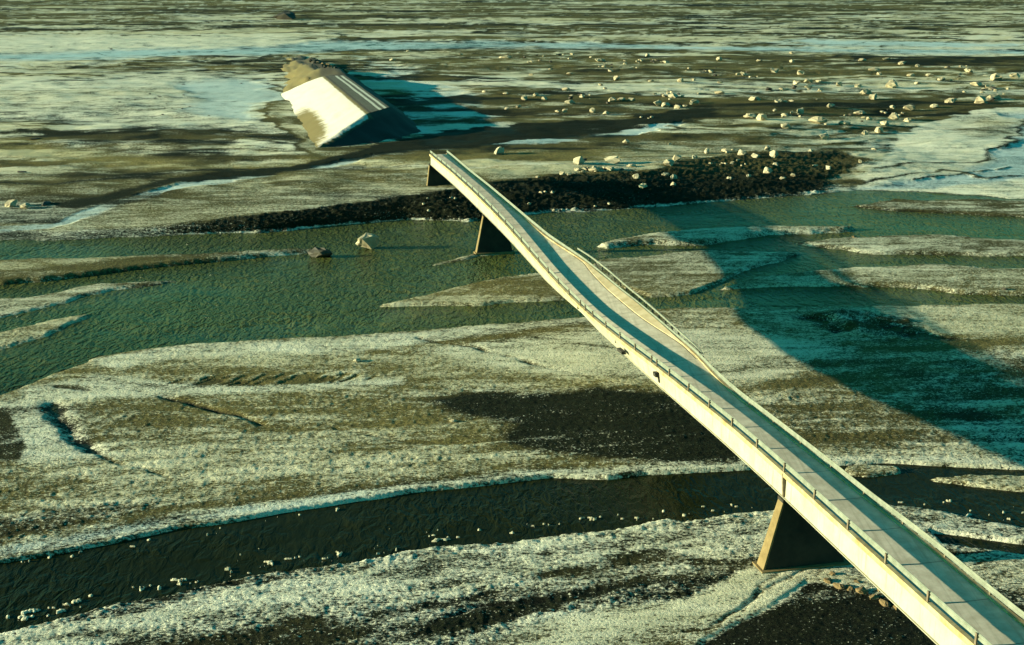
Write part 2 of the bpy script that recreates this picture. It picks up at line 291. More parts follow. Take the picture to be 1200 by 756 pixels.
# heights
land = 1-water
nw = GATE
ridg = fbm(X0, Y0, 3.0, 5, 31, celly=cel_s*.9, ridge=True)
lump = fbm(X0, Y0, 1.1, 4, 32, gain=.6, celly=cel_s*.9)
grav = fbm(X0, Y0, .45, 3, 33, gain=.7, celly=cel_s*.9)
ripf = fbm(X0, Y0, 2.2, 4, 34, ax=3.5, ang=.12, celly=cel_s*.8)
swell = fbm(X0, Y0, 26, 3, 35, ax=3, ang=-.15)
Z = HB+(np.clip(land+(water > .02)*(jn1*.16+med*.14+fine*.10), 0, 1)*.52-.29)*GATE
bar_up = sstep(.55, 1, land)
Z += bar_up*(.08+.10*swell*nw)
relief = (.05*psn+.03*psf)*inb+.012*ridg+.022*lump+.045*grav+.028*ripf
Z += relief*RG*np.clip(land*1.3, .0, 1)*1.0
Z += ns*land*(stn2*.06-grav*.015)
shore = [(-300, 812), (0, 736), (133, 702), (233, 682), (400, 656), (533, 634), (667, 621), (800, 608), (900, 597)]
flo = (linemask([(a, b-7) for a, b in shore], 13)*(lump*.5+grav*.8 > .52)+linemask([(a, b-22) for a, b in shore], 18)*(grav*.8+med*.5 > .80)+linemask([(1057, 590), (1200, 606), (1400, 640)], 24)*(grav*.9+lump*.3 > .62)+linemask([(0, 665), (133, 642), (277, 616), (400, 595)], 8)*(grav*.9+lump*.3 > .62))
flo = np.clip(flo*2.5, 0, 1)*(water > .3)
Z = np.maximum(Z, -1.2+flo*1.32); FR = FR+flo*1.2
rub = linemask([(a, b+8) for a, b in shore], 22); Z += rub*ns*land*(lump*.03+grav*.05)
emk = 1-.85*polymask([(322, 100), (380, 84), (440, 128), (490, 118), (482, 176), (374, 186), (340, 150)], 45, .3)
Z += far*emk*(1-IC*.8)*(.55*fbm(X0, Y0, 24, 6, 36, ax=1.4, ang=-.05, celly=cell*.2)+.25*fbm(X0, Y0, 6, 4, 39, ax=2, celly=cell*.3)+.6*fbm(X0, Y0, 120, 3, 37, ax=3))*sstep(0, .3, 1-tb)*sstep(-30, 40, V)
Z += bank*(np.abs(fbm(X0, Y0, 1.9, 5, 38, gain=.75, celly=cel_s*.4))*.55-.12)
foot = sstep(.90, .97, tb)*sstep(1.0, .985, tb)*(V < 300)*(U > 130)
paint(FR, foot*np.clip(.5+med, 0, 1), 1.0)
Z += ter*land-carve*np.clip(land*1.5, 0, 1)
Z -= IC*far*.35
Z = np.maximum(Z, -1.2)
# the dry ground hidden behind the flood plain keeps above the water sheet
Z = np.where((V < 215) & (Z < .12), .12, Z)
FR = FR+grav*.10*nw-carve*.3
for pts, k_ in (([(1018, 196), (1045, 175), (1065, 155), (1100, 138), (1140, 128), (1190, 126), (1900, 124), (1900, 240), (1200, 232), (1060, 224), (1005, 222), (1010, 214)], .95),
                ([(-900, 110), (0, 106), (80, 98), (150, 89), (230, 85), (300, 88), (326, 120), (326, 138), (240, 152), (170, 145), (60, 142), (-900, 150)], .9),
                ([(-900, 42), (0, 42), (390, 45), (400, 47), (700, 50), (900, 54), (1300, 60), (1900, 62), (1200, 64), (800, 57), (400, 60), (0, 70), (-900, 70)], .7)):
    m = polymask(pts, 8); paint(CALM, m, k_)
FR += far*(flow*.26+flow2*.14+flow3*.28)*(1-bank)*(1-CALM)
def thread(wl, ax, ang, seed, p=7, o=3):
    n = fbm(X0+jb1*12, Y0+jb2*9*(1+sstep(150, 40, V)*3), wl, o, seed, ax=ax, ang=ang, celly=cell*.3); return np.clip(1-np.abs(n)*1.3, 0, 1)**p
mk = far*(1-bank)*(1-CALM*.8)
FR += mk*(thread(60, 7, .04, 80)*.8+thread(26, 6, .0, 81)*.6-thread(75, 8, -.03, 82, 9)*1.1-thread(30, 7, .06, 83, 9)*.8)
FR += near*(1-ns)*(1-inb)*(thread(9, 6, .1, 84)*.25-thread(11, 7, -.05, 85, 9)*.5)
TN = TN-mk*(np.clip(-flow3-.15, 0, 1)*.5+np.clip(-flow-.35, 0, 1)*.5+thread(34, 7, .03, 86, 6)*.7)
path = linemask([(323, 100), (334, 116), (337, 138), (350, 158), (366, 180)], 9, .4); paint(FR, path, .6, .9); paint(TN, path, .6, .8)
pd_ = linemask([(316, 98), (327, 116), (329, 138), (342, 160), (356, 182)], 5, .6); paint(FR, pd_, -.2, .8)
paint(FR, water_shade_strip, -.5, .95); paint(TN, water_shade_strip, -.5, .95)
FR = np.clip(FR, -.5, 1.3); TN = np.clip(TN+flow2*.25*(1-water_shade_strip), 0, 1); IC = np.clip(IC, 0, 1)
WET = np.clip(sstep(.28, .02, Z)*GATE*(1-np.clip(FR, 0, 1)*.6), 0, 1)

def grid_mesh(name, X, Y, Z, attrs):
    nv, nu = X.shape
    co = np.stack([X, Y, Z], -1).reshape(-1, 3).astype(np.float32)
    idx = np.arange(nv*nu).reshape(nv, nu)
    q = np.stack([idx[1:, :-1], idx[1:, 1:], idx[:-1, 1:], idx[:-1, :-1]], -1).reshape(-1, 4)
    me = bpy.data.meshes.new(name)
    me.vertices.add(len(co)); me.vertices.foreach_set('co', co.ravel())
    me.loops.add(q.size); me.loops.foreach_set('vertex_index', q.ravel().astype(np.int32))
    me.polygons.add(len(q)); me.polygons.foreach_set('loop_start', np.arange(0, q.size, 4, dtype=np.int32))
    me.polygons.foreach_set('use_smooth', np.ones(len(q), bool))
    me.update(calc_edges=True)
    for k, a in attrs.items():
        at = me.attributes.new(k, 'FLOAT', 'POINT'); at.data.foreach_set('value', a.reshape(-1).astype(np.float32))
    return me
def hz(x, y):
    """terrain height under a traced point"""
    i = int(np.clip(np.searchsorted(us, x), 1, NU-1)); j = int(np.clip(np.searchsorted(vs, y), 1, NV-1))
    return float(Z[j, i])
def spot(x, y):
    i = int(np.clip(np.searchsorted(us, x), 1, NU-1)); j = int(np.clip(np.searchsorted(vs, y), 1, NV-1))
    return Vector((float(X[j, i]), float(Y[j, i]), max(float(Z[j, i]), -.1)))
# ------------------------------------------------------------------ material helpers
def newmat(name):
    m = bpy.data.materials.new(name); m.use_nodes = True
    b = m.node_tree.nodes['Principled BSDF']; return m, m.node_tree, b
def N(nt, t, **kw):
    n = nt.nodes.new(t)
    for k, v in kw.items(): setattr(n, k, v)
    return n
def mixc(nt, fac, a, b, blend='MIX'):
    n = N(nt, 'ShaderNodeMix', data_type='RGBA', blend_type=blend)
    for i, v in ((0, fac), (6, a), (7, b)):
        if hasattr(v, 'is_linked'): nt.links.new(v, n.inputs[i])
        elif i == 0: n.inputs[0].default_value = v
        else: n.inputs[i].default_value = (*v, 1)
    return n.outputs[2]
def mth(nt, op, a, b=0.0, c=None, clamp=False):
    n = N(nt, 'ShaderNodeMath', operation=op, use_clamp=clamp)
    for i, v in enumerate((a, b) if c is None else (a, b, c)):
        if hasattr(v, 'is_linked'): nt.links.new(v, n.inputs[i])
        else: n.inputs[i].default_value = v
    return n.outputs[0]
def noise(nt, vec, scale, detail=4, rough=.6, dist=0):
    n = N(nt, 'ShaderNodeTexNoise'); n.inputs['Scale'].default_value = scale; n.inputs['Detail'].default_value = detail
    n.inputs['Roughness'].default_value = rough; n.inputs['Distortion'].default_value = dist
    nt.links.new(vec, n.inputs['Vector']); return n.outputs['Fac']
def ramp(nt, v, a, b):
    n = N(nt, 'ShaderNodeMapRange', clamp=True); n.inputs[1].default_value = a; n.inputs[2].default_value = b
    nt.links.new(v, n.inputs[0]); return n.outputs[0]
def bump(nt, b, h, strength, dist):
    n = N(nt, 'ShaderNodeBump'); n.inputs['Strength'].default_value = strength; n.inputs['Distance'].default_value = dist
    nt.links.new(h, n.inputs['Height']); nt.links.new(n.outputs[0], b.inputs['Normal'])
# terrain
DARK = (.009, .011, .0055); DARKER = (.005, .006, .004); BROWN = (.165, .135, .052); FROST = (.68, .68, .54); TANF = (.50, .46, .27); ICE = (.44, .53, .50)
gm, nt, b = newmat('river_plain_frost_and_sand')
def attr(nt, n_): a = N(nt, 'ShaderNodeAttribute', attribute_name=n_); return a.outputs['Fac']
tc = N(nt, 'ShaderNodeTexCoord').outputs['Object']
fr, tn, ic, wt = attr(nt, 'frost'), attr(nt, 'tan'), attr(nt, 'ice'), attr(nt, 'wet')
st = N(nt, 'ShaderNodeMapping'); st.inputs['Scale'].default_value = (.22, 1, 1); nt.links.new(tc, st.inputs[0])
n1 = noise(nt, tc, 1.7, 6, .72); n2 = noise(nt, st.outputs[0], .55, 7, .68, .4); n3 = noise(nt, st.outputs[0], .09, 6, .65, .3)
mp0 = N(nt, 'ShaderNodeMapping'); mp0.inputs['Rotation'].default_value = (0, 0, -1.0); mp0.inputs['Scale'].default_value = (.45, 1, 1); nt.links.new(tc, mp0.inputs[0])
n0 = noise(nt, mp0.outputs[0], 4.2, 5, .8)
v = mth(nt, 'ADD', fr, mth(nt, 'MULTIPLY', mth(nt, 'SUBTRACT', n1, .5), 1.3))
v = mth(nt, 'ADD', v, mth(nt, 'MULTIPLY', mth(nt, 'SUBTRACT', n0, .5), mth(nt, 'ADD', .7, mth(nt, 'MULTIPLY', ramp(nt, fr, -.1, .5), 2.9))))
v = mth(nt, 'ADD', v, mth(nt, 'MULTIPLY', mth(nt, 'SUBTRACT', n2, .5), 1.5))
sy = N(nt, 'ShaderNodeSeparateXYZ'); nt.links.new(tc, sy.inputs[0]); fgo = ramp(nt, sy.outputs[1], 230, 420)
n5 = noise(nt, tc, .13, 6, .72)
v = mth(nt, 'ADD', v, mth(nt, 'MULTIPLY', mth(nt, 'SUBTRACT', n3, .5), .8))
v = mth(nt, 'ADD', v, mth(nt, 'MULTIPLY', mth(nt, 'SUBTRACT', n5, .5), mth(nt, 'ADD', .5, mth(nt, 'MULTIPLY', fgo, 1.6))))
v = mth(nt, 'ADD', .5, mth(nt, 'MULTIPLY', mth(nt, 'SUBTRACT', v, .5), mth(nt, 'ADD', 1.0, mth(nt, 'MULTIPLY', fgo, .5))))
n6 = noise(nt, tc, 4.5, 2, .5)
v = mth(nt, 'ADD', v, mth(nt, 'MULTIPLY', ramp(nt, n6, .60, .68), .62))
v = mth(nt, 'SUBTRACT', v, mth(nt, 'MULTIPLY', ramp(nt, n6, .41, .33), .62))
cov = mth(nt, 'POWER', ramp(nt, v, .24, .90), 1.1)
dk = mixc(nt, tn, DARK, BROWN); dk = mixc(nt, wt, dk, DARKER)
dk = mixc(nt, ramp(nt, n0, .36, .68), mixc(nt, 1.0, dk, (.35, .35, .35), 'MULTIPLY'), mixc(nt, 1.0, dk, (2.0, 2.1, 1.9), 'MULTIPLY'))
lt = mixc(nt, tn, FROST, TANF)
lt = mixc(nt, ramp(nt, n2, .35, .7), mixc(nt, 1.0, lt, (.72, .72, .66), 'MULTIPLY'), lt)
col = mixc(nt, cov, dk, lt)
col = mixc(nt, mth(nt, 'MULTIPLY', ic, ramp(nt, v, .1, .9)), col, ICE)
nt.links.new(col, b.inputs['Base Color'])
rr = mth(nt, 'SUBTRACT', .92, mth(nt, 'MULTIPLY', ic, .55)); nt.links.new(mth(nt, 'SUBTRACT', rr, mth(nt, 'MULTIPLY', wt, .25)), b.inputs['Roughness'])
b.inputs['Specular IOR Level'].default_value = .06
hh = mth(nt, 'ADD', mth(nt, 'ADD', mth(nt, 'ADD', n1, mth(nt, 'MULTIPLY', n6, .8)), mth(nt, 'MULTIPLY', n2, 1.6)), mth(nt, 'MULTIPLY', n0, .9))
hh = mth(nt, 'MULTIPLY', hh, mth(nt, 'SUBTRACT', 1.0, mth(nt, 'MULTIPLY', ic, .85)))
bump(nt, b, hh, 1.0, .15)
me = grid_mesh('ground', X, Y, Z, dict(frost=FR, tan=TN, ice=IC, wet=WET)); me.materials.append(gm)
go = bpy.data.objects.new('ground', me); C.objects.link(go); go['kind'] = 'structure'
# water
wm, nt, b = newmat('river_water')
tc = N(nt, 'ShaderNodeTexCoord').outputs['Object']
mp = N(nt, 'ShaderNodeMapping'); mp.inputs['Rotation'].default_value = (0, 0, .28); mp.inputs['Scale'].default_value = (1, .42, 1); nt.links.new(tc, mp.inputs[0])
a1 = noise(nt, mp.outputs[0], 1.15, 2, .5, .8); a2 = noise(nt, mp.outputs[0], 3.2, 3, .6, .4); a3 = noise(nt, tc, .045, 3, .6); a4 = noise(nt, tc, .12, 4, .6, 1.0)
hgt = mth(nt, 'ADD', mth(nt, 'MULTIPLY', a1, 1.0), mth(nt, 'MULTIPLY', a2, .3))
sepx = N(nt, 'ShaderNodeSeparateXYZ'); nt.links.new(tc, sepx.inputs[0])
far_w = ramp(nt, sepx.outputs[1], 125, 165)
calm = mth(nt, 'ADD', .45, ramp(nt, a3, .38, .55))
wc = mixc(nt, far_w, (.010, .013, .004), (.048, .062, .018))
wc = mixc(nt, mth(nt, 'MULTIPLY', mth(nt, 'MULTIPLY', ramp(nt, a4, .5, .75), ramp(nt, a1, .45, .62)), mth(nt, 'ADD', .12, far_w)), wc, (.10, .095, .026))  # sun glints on silty ripple crests put into the colour as ochre
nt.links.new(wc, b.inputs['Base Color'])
b.inputs['Roughness'].default_value = .2; b.inputs['IOR'].default_value = 1.33; nt.links.new(mth(nt, 'ADD', .04, mth(nt, 'MULTIPLY', far_w, .07)), b.inputs['Specular IOR Level'])
bump(nt, b, mth(nt, 'MULTIPLY', mth(nt, 'MULTIPLY', hgt, calm), mth(nt, 'ADD', .10, far_w)), 1.0, 1.5)
bm = bmesh.new()
vsx = [bm.verts.new(p) for p in ((-420, 20, 0), (420, 20, 0), (420, 420, 0), (-420, 420, 0))]; bm.faces.new(vsx)
me = bpy.data.meshes.new('river_water'); bm.to_mesh(me); me.materials.append(wm)
wo = bpy.data.objects.new('river_water', me); C.objects.link(wo); wo['kind'] = 'structure'
# ------------------------------------------------------------------ object materials
BAZ = math.atan((252-CX)*cp/F)
def simple(name, c1, c2, scale=1.0, rough=.85, bstr=.3, bdist=.02, stretch=None, lo=.35, hi=.65, metal=0, streak=None):
    m, nt, b = newmat(name)
    tc = N(nt, 'ShaderNodeTexCoord').outputs['Object']
    vec = tc
    if stretch: mp = N(nt, 'ShaderNodeMapping'); mp.inputs['Scale'].default_value = stretch; nt.links.new(tc, mp.inputs[0]); vec = mp.outputs[0]
    n = noise(nt, vec, scale, 6, .65)
    cc = mixc(nt, ramp(nt, n, lo, hi), c1, c2)
    if streak:
        sv, sc_, dc, a0, a1 = streak
        mp = N(nt, 'ShaderNodeMapping'); mp.inputs['Rotation'].default_value = (0, 0, BAZ); mp.inputs['Scale'].default_value = sv; nt.links.new(tc, mp.inputs[0])
        cc = mixc(nt, ramp(nt, noise(nt, mp.outputs[0], sc_, 5, .7), a0, a1), cc, dc)
    nt.links.new(cc, b.inputs['Base Color'])
    b.inputs['Roughness'].default_value = rough; b.inputs['Metallic'].default_value = metal; b.inputs['Specular IOR Level'].default_value = .3
    if bstr: bump(nt, b, noise(nt, tc, scale*5, 4, .6), bstr, bdist)
    return m
M = dict(
 deck=simple('worn_concrete_deck', (.38, .335, .24), (.54, .49, .37), .9, bdist=.01, streak=((1, .035, 1), 2.2, (.25, .23, .16), .5, .8)),
 kerb=simple('ochre_stained_kerb', (.24, .17, .07), (.40, .34, .19), .8, bdist=.01),
 girder=simple('cream_painted_steel_girder', (.30, .285, .20), (.37, .355, .27), .5, rough=.6, bstr=.1, bdist=.01, streak=((1, 1.6, .12), 1.6, (.17, .12, .055), .54, .85)),
 rail=simple('galvanised_rail', (.13, .15, .11), (.20, .22, .17), 1.5, rough=.5, bstr=.1, bdist=.005),
 post=simple('weathered_rail_post', (.10, .08, .05), (.17, .14, .09), 3, bstr=0),
 pier=simple('shade_darkened_pier_wall', (.012, .012, .009), (.03, .028, .018), .6, bdist=.03),  # shade of the unlit wall faces put into the colour, near black
 nose=simple('ochre_pier_end', (.12, .085, .03), (.19, .14, .06), .8, bdist=.03),  # sunlit end kept lighter than the shade-darkened wall by its own colour
 split=simple('silt_covered_slab', (.27, .22, .115), (.40, .345, .22), .6, bdist=.02),
 jointline=simple('tar_joint', (.10, .095, .07), (.16, .15, .11), 3, bstr=0),
 joint=simple('dark_joint_filler_and_shadow', (.02, .02, .015), (.04, .04, .03), 3, bstr=0),
 paleice=simple('pale_glacier_ice', (.18, .155, .09), (.42, .39, .27), .9, rough=.75, bstr=.5, bdist=.1, lo=.3, hi=.6),
 ice=simple('dirty_glacier_ice', (.14, .11, .055), (.42, .38, .25), .9, rough=.75, bstr=.6, bdist=.12, lo=.3, hi=.6),
 darkrock=simple('dark_wet_rock', (.02, .02, .015), (.06, .055, .035), 1.2, rough=.7, bstr=.5, bdist=.08),
 brownice=simple('ochre_silt_block', (.10, .065, .03), (.22, .16, .07), 1.2, bstr=.5, bdist=.08),
)
def mkobj(name, bm, mat, parent=None, smooth=False):
    me = bpy.data.meshes.new(name); bmesh.ops.recalc_face_normals(bm, faces=bm.faces[:])
    if smooth:
        for f in bm.faces: f.smooth = True
    bm.to_mesh(me); bm.free()
    if mat: me.materials.append(mat)
    o = bpy.data.objects.new(name, me); C.objects.link(o)
    if parent: o.parent = parent
    return o
def tag(o, label, cat, group=None):
    o['label'] = label; o['category'] = cat
    if group: o['group'] = group
# ------------------------------------------------------------------ broken road embankment
def emb_pts():
    zt, zb = 8.0, 1.6
    pts = {}
    return pts
AZ = math.atan((252-CX)*cp/F)
D = Vector((math.sin(AZ), math.cos(AZ), 0)); R = Vector((math.cos(AZ), -math.sin(AZ), 0))
def embankment():
    rows = []   # stations from the broken end backwards; each a cross-section of (lateral, z) from the left foot to the right foot
    base = ground(433, 133, 8.0)
    E = (ground(380, 89, 8.0)-base); L = E.length; E.normalize(); Q = Vector((E.y, -E.x, 0))
    stn = np.concatenate([np.linspace(0, 1, 60), np.linspace(1.03, 2.6, 24)])
    for k, t in enumerate(stn):
        s = t*L
        zt = 8.0*np.interp(t, [0, 1, 1.15, 1.4, 2.0, 2.6], [1, 1, 1.08, .85, .55, .2])
        wl = np.interp(t, [0, .5, 1, 1.3, 2.6], [21.5, 20, 20, 14, 8])
        wt_ = 8.2; wr = np.interp(t, [0, .25, 1, 2.6], [11, 12, 13, 8])
        row = []
        n = 44
        for i in range(n+1):
            f = i/n
            if f < .42: lat = -wl*(1-f/.42); z = zt-(zt-.2)*((1-f/.42)**1.15)
            elif f < .64: lat = (f-.42)/.22*wt_; z = zt
            else: g = (f-.64)/.36; lat = wt_+wr*g; z = zt-(zt-.2)*g
            row.append((lat, z))
        rows.append((s, row))
    V_ = []
    for s, row in rows:
        r_ = []
        for lat, z in row:
            sk = float(np.interp(lat, [-21.5, 0, 8.2, 20], [-31, 0, 15, 34]))*max(0, 1-s/L)
            p = base+E*(s+sk)+Q*lat; p.z = z; r_.append(p)
        V_.append(r_)
    return base, E, Q, L, V_
eb, eE, eQ, eL, EV = embankment()
def enoise(p, s): return float(fbm(np.array([[p.x]]), np.array([[p.y]]), s, 3, 51)[0, 0])
em, nt, b = newmat('embankment_gravel_with_snowy_side')
tc = N(nt, 'ShaderNodeTexCoord').outputs['Object']
sn = attr(nt, 'frost'); tn_ = attr(nt, 'tan')
nn = noise(nt, tc, .9, 5, .7)
# streaks run down the slope
mp = N(nt, 'ShaderNodeMapping'); mp.inputs['Rotation'].default_value = (0, 0, AZ); mp.inputs['Scale'].default_value = (.06, .75, .06); nt.links.new(tc, mp.inputs[0])
stn_ = noise(nt, mp.outputs[0], 1.0, 5, .7)
vv = mth(nt, 'ADD', sn, mth(nt, 'MULTIPLY', mth(nt, 'SUBTRACT', stn_, .5), .9)); vv = mth(nt, 'ADD', vv, mth(nt, 'MULTIPLY', mth(nt, 'SUBTRACT', nn, .5), .4))
dk = mixc(nt, tn_, (.006, .006, .004), (.12, .095, .024))
nt.links.new(mixc(nt, ramp(nt, vv, .35, .6), dk, (.52, .49, .41)), b.inputs['Base Color']); b.inputs['Roughness'].default_value = .9
bump(nt, b, nn, .4, .12)
bm = bmesh.new(); grid = []; fro = []; tan_ = []
for k, r_ in enumerate(EV):
    g = []
    for i, p in enumerate(r_):
        q = p.copy(); t = k/59.
        side = 0 if 19 <= i <= 28 else 1
        q.z += enoise(p, 7)*.12*side+enoise(p+Vector((90, 0, 0)), 2.4)*.12*side+(enoise(p, 3)*.04)
        if t > 1: q.z += enoise(p+Vector((30, 60, 0)), 6)*1.2; q.x += enoise(p, 5)
        if k == 0: q += -eE*(enoise(Vector((p.x*3, i*2.0, 0)), 5)*.9)
        g.append(bm.verts.new(q))
        f = i/44
        low = 1-f/.42
        fz = 1.15 if (f < .42 and t <= 1.02) else (.15 if f > .64 else .0)
        if f < .42 and t <= 1.02:
            fz = 1.2-1.0*max(0, min(1, (low-.30)/.32))*max(0, min(1, 1-(t-.42)/.4))*max(.3, min(1, (t+.25)/.4))
            fz -= .9*max(0, min(1, (low-.72)/.12))*max(0, min(1, 1-(t-.10)/.12))
            if low > .96 or low < .03: fz = .1
            if t > .985: fz = .1
        fro.append(fz); tan_.append(1.0 if f < .42 else .35 if t > 1 else .1)
    grid.append(g)
for a, b_ in zip(grid[:-1], grid[1:]):
    for i in range(44): bm.faces.new((a[i], a[i+1], b_[i+1], b_[i]))
# broken end: a scarp falling towards the washed-out gap
prev = grid[0]
for j in range(1, 9):
    row = []
    for i, p in enumerate(prev if j == 1 else grid[0]):
        p0 = grid[0][i].co; h = j/8
        out = (math.sin(math.pi*min(1, max(0, i/44)))**.7)*(21*h+(1.5*h+.6)*enoise(Vector((p0.x*2+j*3, p0.y, 0)), 5))
        q = p0 + (eQ*.45-eE*.9)*out; q.z = max(.2, p0.z*(1-h**.75)+.1+.35*enoise(q, 3))
        row.append(bm.verts.new(q)); fro.append(-.2); tan_.append(0)  # shade of the broken end put into the colour, darkest tone
    for i in range(44): bm.faces.new((prev[i], prev[i+1], row[i+1], row[i]))
    prev = row
eo = mkobj('embankment', bm, em, smooth=True); eo['kind'] = 'structure'
for k_, arr in (('frost', fro), ('tan', tan_)):
    at = eo.data.attributes.new(k_, 'FLOAT', 'POINT'); at.data.foreach_set('value', np.array(arr, np.float32))
# road on top: dark strip and two pale lines
rm = simple('gravel_road_surface', (.06, .058, .036), (.11, .105, .07), .8)
lm = simple('pale_wheel_track', (.42, .42, .32), (.58, .58, .46), .8)
def strip_on(name, l0, l1, mat, dz, parent):
    bm = bmesh.new(); pr = None
    for k in range(0, 61):
        s = k/60*eL*.985+.4
        z0 = 8.0+.06+dz
        wob = enoise(Vector((s*.7, l0*9, 0)), 9)*.12
        c = [bm.verts.new(Vector(((eb+eE*(s+l/8.2*15*(1-k/60))+eQ*(l+wob)).x, (eb+eE*(s+l/8.2*15*(1-k/60))+eQ*(l+wob)).y, z0))) for l in (l0, l1)]
        if pr: bm.faces.new((pr[0], pr[1], c[1], c[0]))
        pr = c
    return mkobj(name, bm, mat, parent)
ro = strip_on('road', .8, 7.4, rm, .03, None); ro['kind'] = 'structure'
strip_on('wheel_track', 3.6, 4.5, lm, .04, ro); strip_on('wheel_track', 5.5, 6.4, lm, .04, ro)
# ------------------------------------------------------------------ ice blocks
def block_mesh(name, n=22, seed=0, flat=.7):
    r = random.Random(seed); bm = bmesh.new()
    sx, sy = r.uniform(.8, 1.25), r.uniform(.7, 1.1)
    for _ in range(n):
        v = Vector((r.gauss(0, 1), r.gauss(0, 1), r.gauss(0, 1))).normalized()*r.uniform(.75, 1.1)
        bm.verts.new((v.x*.55*sx, v.y*.55*sy, max(-.15, v.z*.5*flat+.28)))
    res = bmesh.ops.convex_hull(bm, input=bm.verts[:])
    bmesh.ops.delete(bm, geom=[e for e in res['geom_interior'] if isinstance(e, bmesh.types.BMVert)], context='VERTS')
    bmesh.ops.subdivide_edges(bm, edges=bm.edges[:], cuts=1, use_grid_fill=False)
    for v in bm.verts: v.co += Vector((r.uniform(-1, 1), r.uniform(-1, 1), r.uniform(-1, 1)))*.045
    bmesh.ops.recalc_face_normals(bm, faces=bm.faces[:])
    me = bpy.data.meshes.new(name); bm.to_mesh(me); bm.free(); return me
BL = []
for s_ in range(14):
    me = block_mesh('ice_block', 18+s_, s_, [.6, .75, .95][s_ % 3]); me.materials.append(M['ice']); BL.append(me)
PL = []
for s_ in range(6):
    me = block_mesh('ice_block', 18+s_, 50+s_, [.75, .95][s_ % 2]); me.materials.append(M['paleice']); PL.append(me)
DR = []
for s_ in range(5):
    me = block_mesh('boulder', 18, 100+s_, .7); me.materials.append(M['darkrock']); DR.append(me)
BR = []
for s_ in range(4):
    me = block_mesh('silt_block', 16, 200+s_, .6); me.materials.append(M['brownice']); BR.append(me)
def block(x, y, wpx, label, group=None, kind='ice_block', cat='ice block', meshes=None, sink=.1, hs=1.0):
    p = spot(x, y); zc = depth(p); wd = wpx*zc/F
    o = bpy.data.objects.new(kind, random.choice(meshes or BL)); C.objects.link(o)
    o.location = (p.x, p.y, p.z-sink*wd*.5); o.rotation_euler = (0, 0, random.uniform(0, 6.3)); o.scale = (wd, wd*random.uniform(.7, 1.1), wd*random.uniform(.55, .95)*hs)
    tag(o, label, cat, group); return o
R3 = [(670,240,25),(800,262,25),(1100,272,40),(1165,268,30),(735,297,40),(645,325,30),(1095,340,35),(1045,355,35),(945,355,30),(885,370,30),(795,378,30),(520,375,30),(620,390,35),(665,345,30),(410,388,35),(275,412,35),(235,405,30),(470,422,45),(570,430,35),(740,408,35),(710,428,30),(790,418,25),(360,440,30),(640,460,25),(690,455,25),(495,470,35),(250,348,25),(130,330,25),(40,355,30),(1030,292,30),(1075,300,25),(1005,248,25),(825,290,20),(905,278,20),(865,262,20),(715,208,20),(770,225,20),(825,232,20),(630,210,20),(380,182,15),(125,212,18),(270,210,18),(380,215,15),(690,260,15),(410,258,20),(320,250,25),(35,283,15),(130,288,15),(440,285,25),(400,292,25),(545,295,25),(480,285,20),(615,298,20)]
R3B = [(145,520,20),(210,530,25),(85,525,20),(40,548,20),(255,540,25),(300,515,30),(320,540,30),(165,628,20),(385,615,20),(510,585,20),(350,630,20),(325,575,20),(300,600,25),(230,620,18),(450,520,18),(465,575,14),(620,568,12)]
R2 = [(580,200,20),(665,262,15),(560,200,15),(800,203,12),(905,210,25),(945,250,15),(965,278,18),(800,260,15),(1085,287,15),(1190,288,20),(1140,220,18),(1075,195,12),(790,315,20),(925,312,15),(910,300,15),(575,330,15),(500,325,15),(710,350,20),(800,360,30),(620,372,20),(580,378,15),(645,350,20),(680,335,20),(885,390,20),(930,395,20),(950,350,25),(985,350,20),(1020,350,20),(1110,360,35),(1165,340,30),(1180,370,25),(1140,365,25),(785,390,15),(760,390,15),(420,188,12),(180,212,15)]
R2B = [(1150,575,30),(1180,560,30),(1140,610,20),(1170,620,25),(1060,655,30),(1035,630,20),(1165,650,20),(700,675,12),(715,672,12),(660,720,10),(745,735,10),(775,733,8),(940,720,12),(890,725,10),(740,675,15),(1020,580,25)]
gA = 'ice blocks scattered over the far plain'; gB = 'ice blocks on the black river bank'
ORD = ['leftmost', 'second', 'third', 'fourth', 'fifth', 'sixth', 'seventh', 'eighth', 'ninth', 'tenth', 'eleventh', 'twelfth', 'thirteenth', 'fourteenth', 'fifteenth', 'sixteenth', 'seventeenth', 'eighteenth', 'nineteenth', 'twentieth']+['twenty-'+w for w in ('first', 'second', 'third', 'fourth', 'fifth', 'sixth', 'seventh', 'eighth', 'ninth')]
def ordinal(k): return 'leftmost' if k == 0 else ORD[k]+' from left'
FIELD = []
def zone_label(x, y, wpx): return 'pending', 'ice blocks strewn over the far plain'
def fblock(x, y, w_, dk=False):
    if dk: FIELD.append((x, y, w_, block(x, y, w_, 'pending', 'dark boulders strewn over the far plain', kind='boulder', cat='boulder', meshes=DR)))
    else: FIELD.append((x, y, w_, block(x, y, w_, 'pending', 'ice blocks strewn over the far plain')))
for (x, y, s_) in R3:
    fblock(800+x/3, (y+s_*.25)/3, s_/3*1.35)
for (x, y, s_) in R2:
    fblock(400+x/3, (y+s_*.25)/3, s_/3*1.35)
lb = 'pale ice block stuck on the black cut bank above the river'


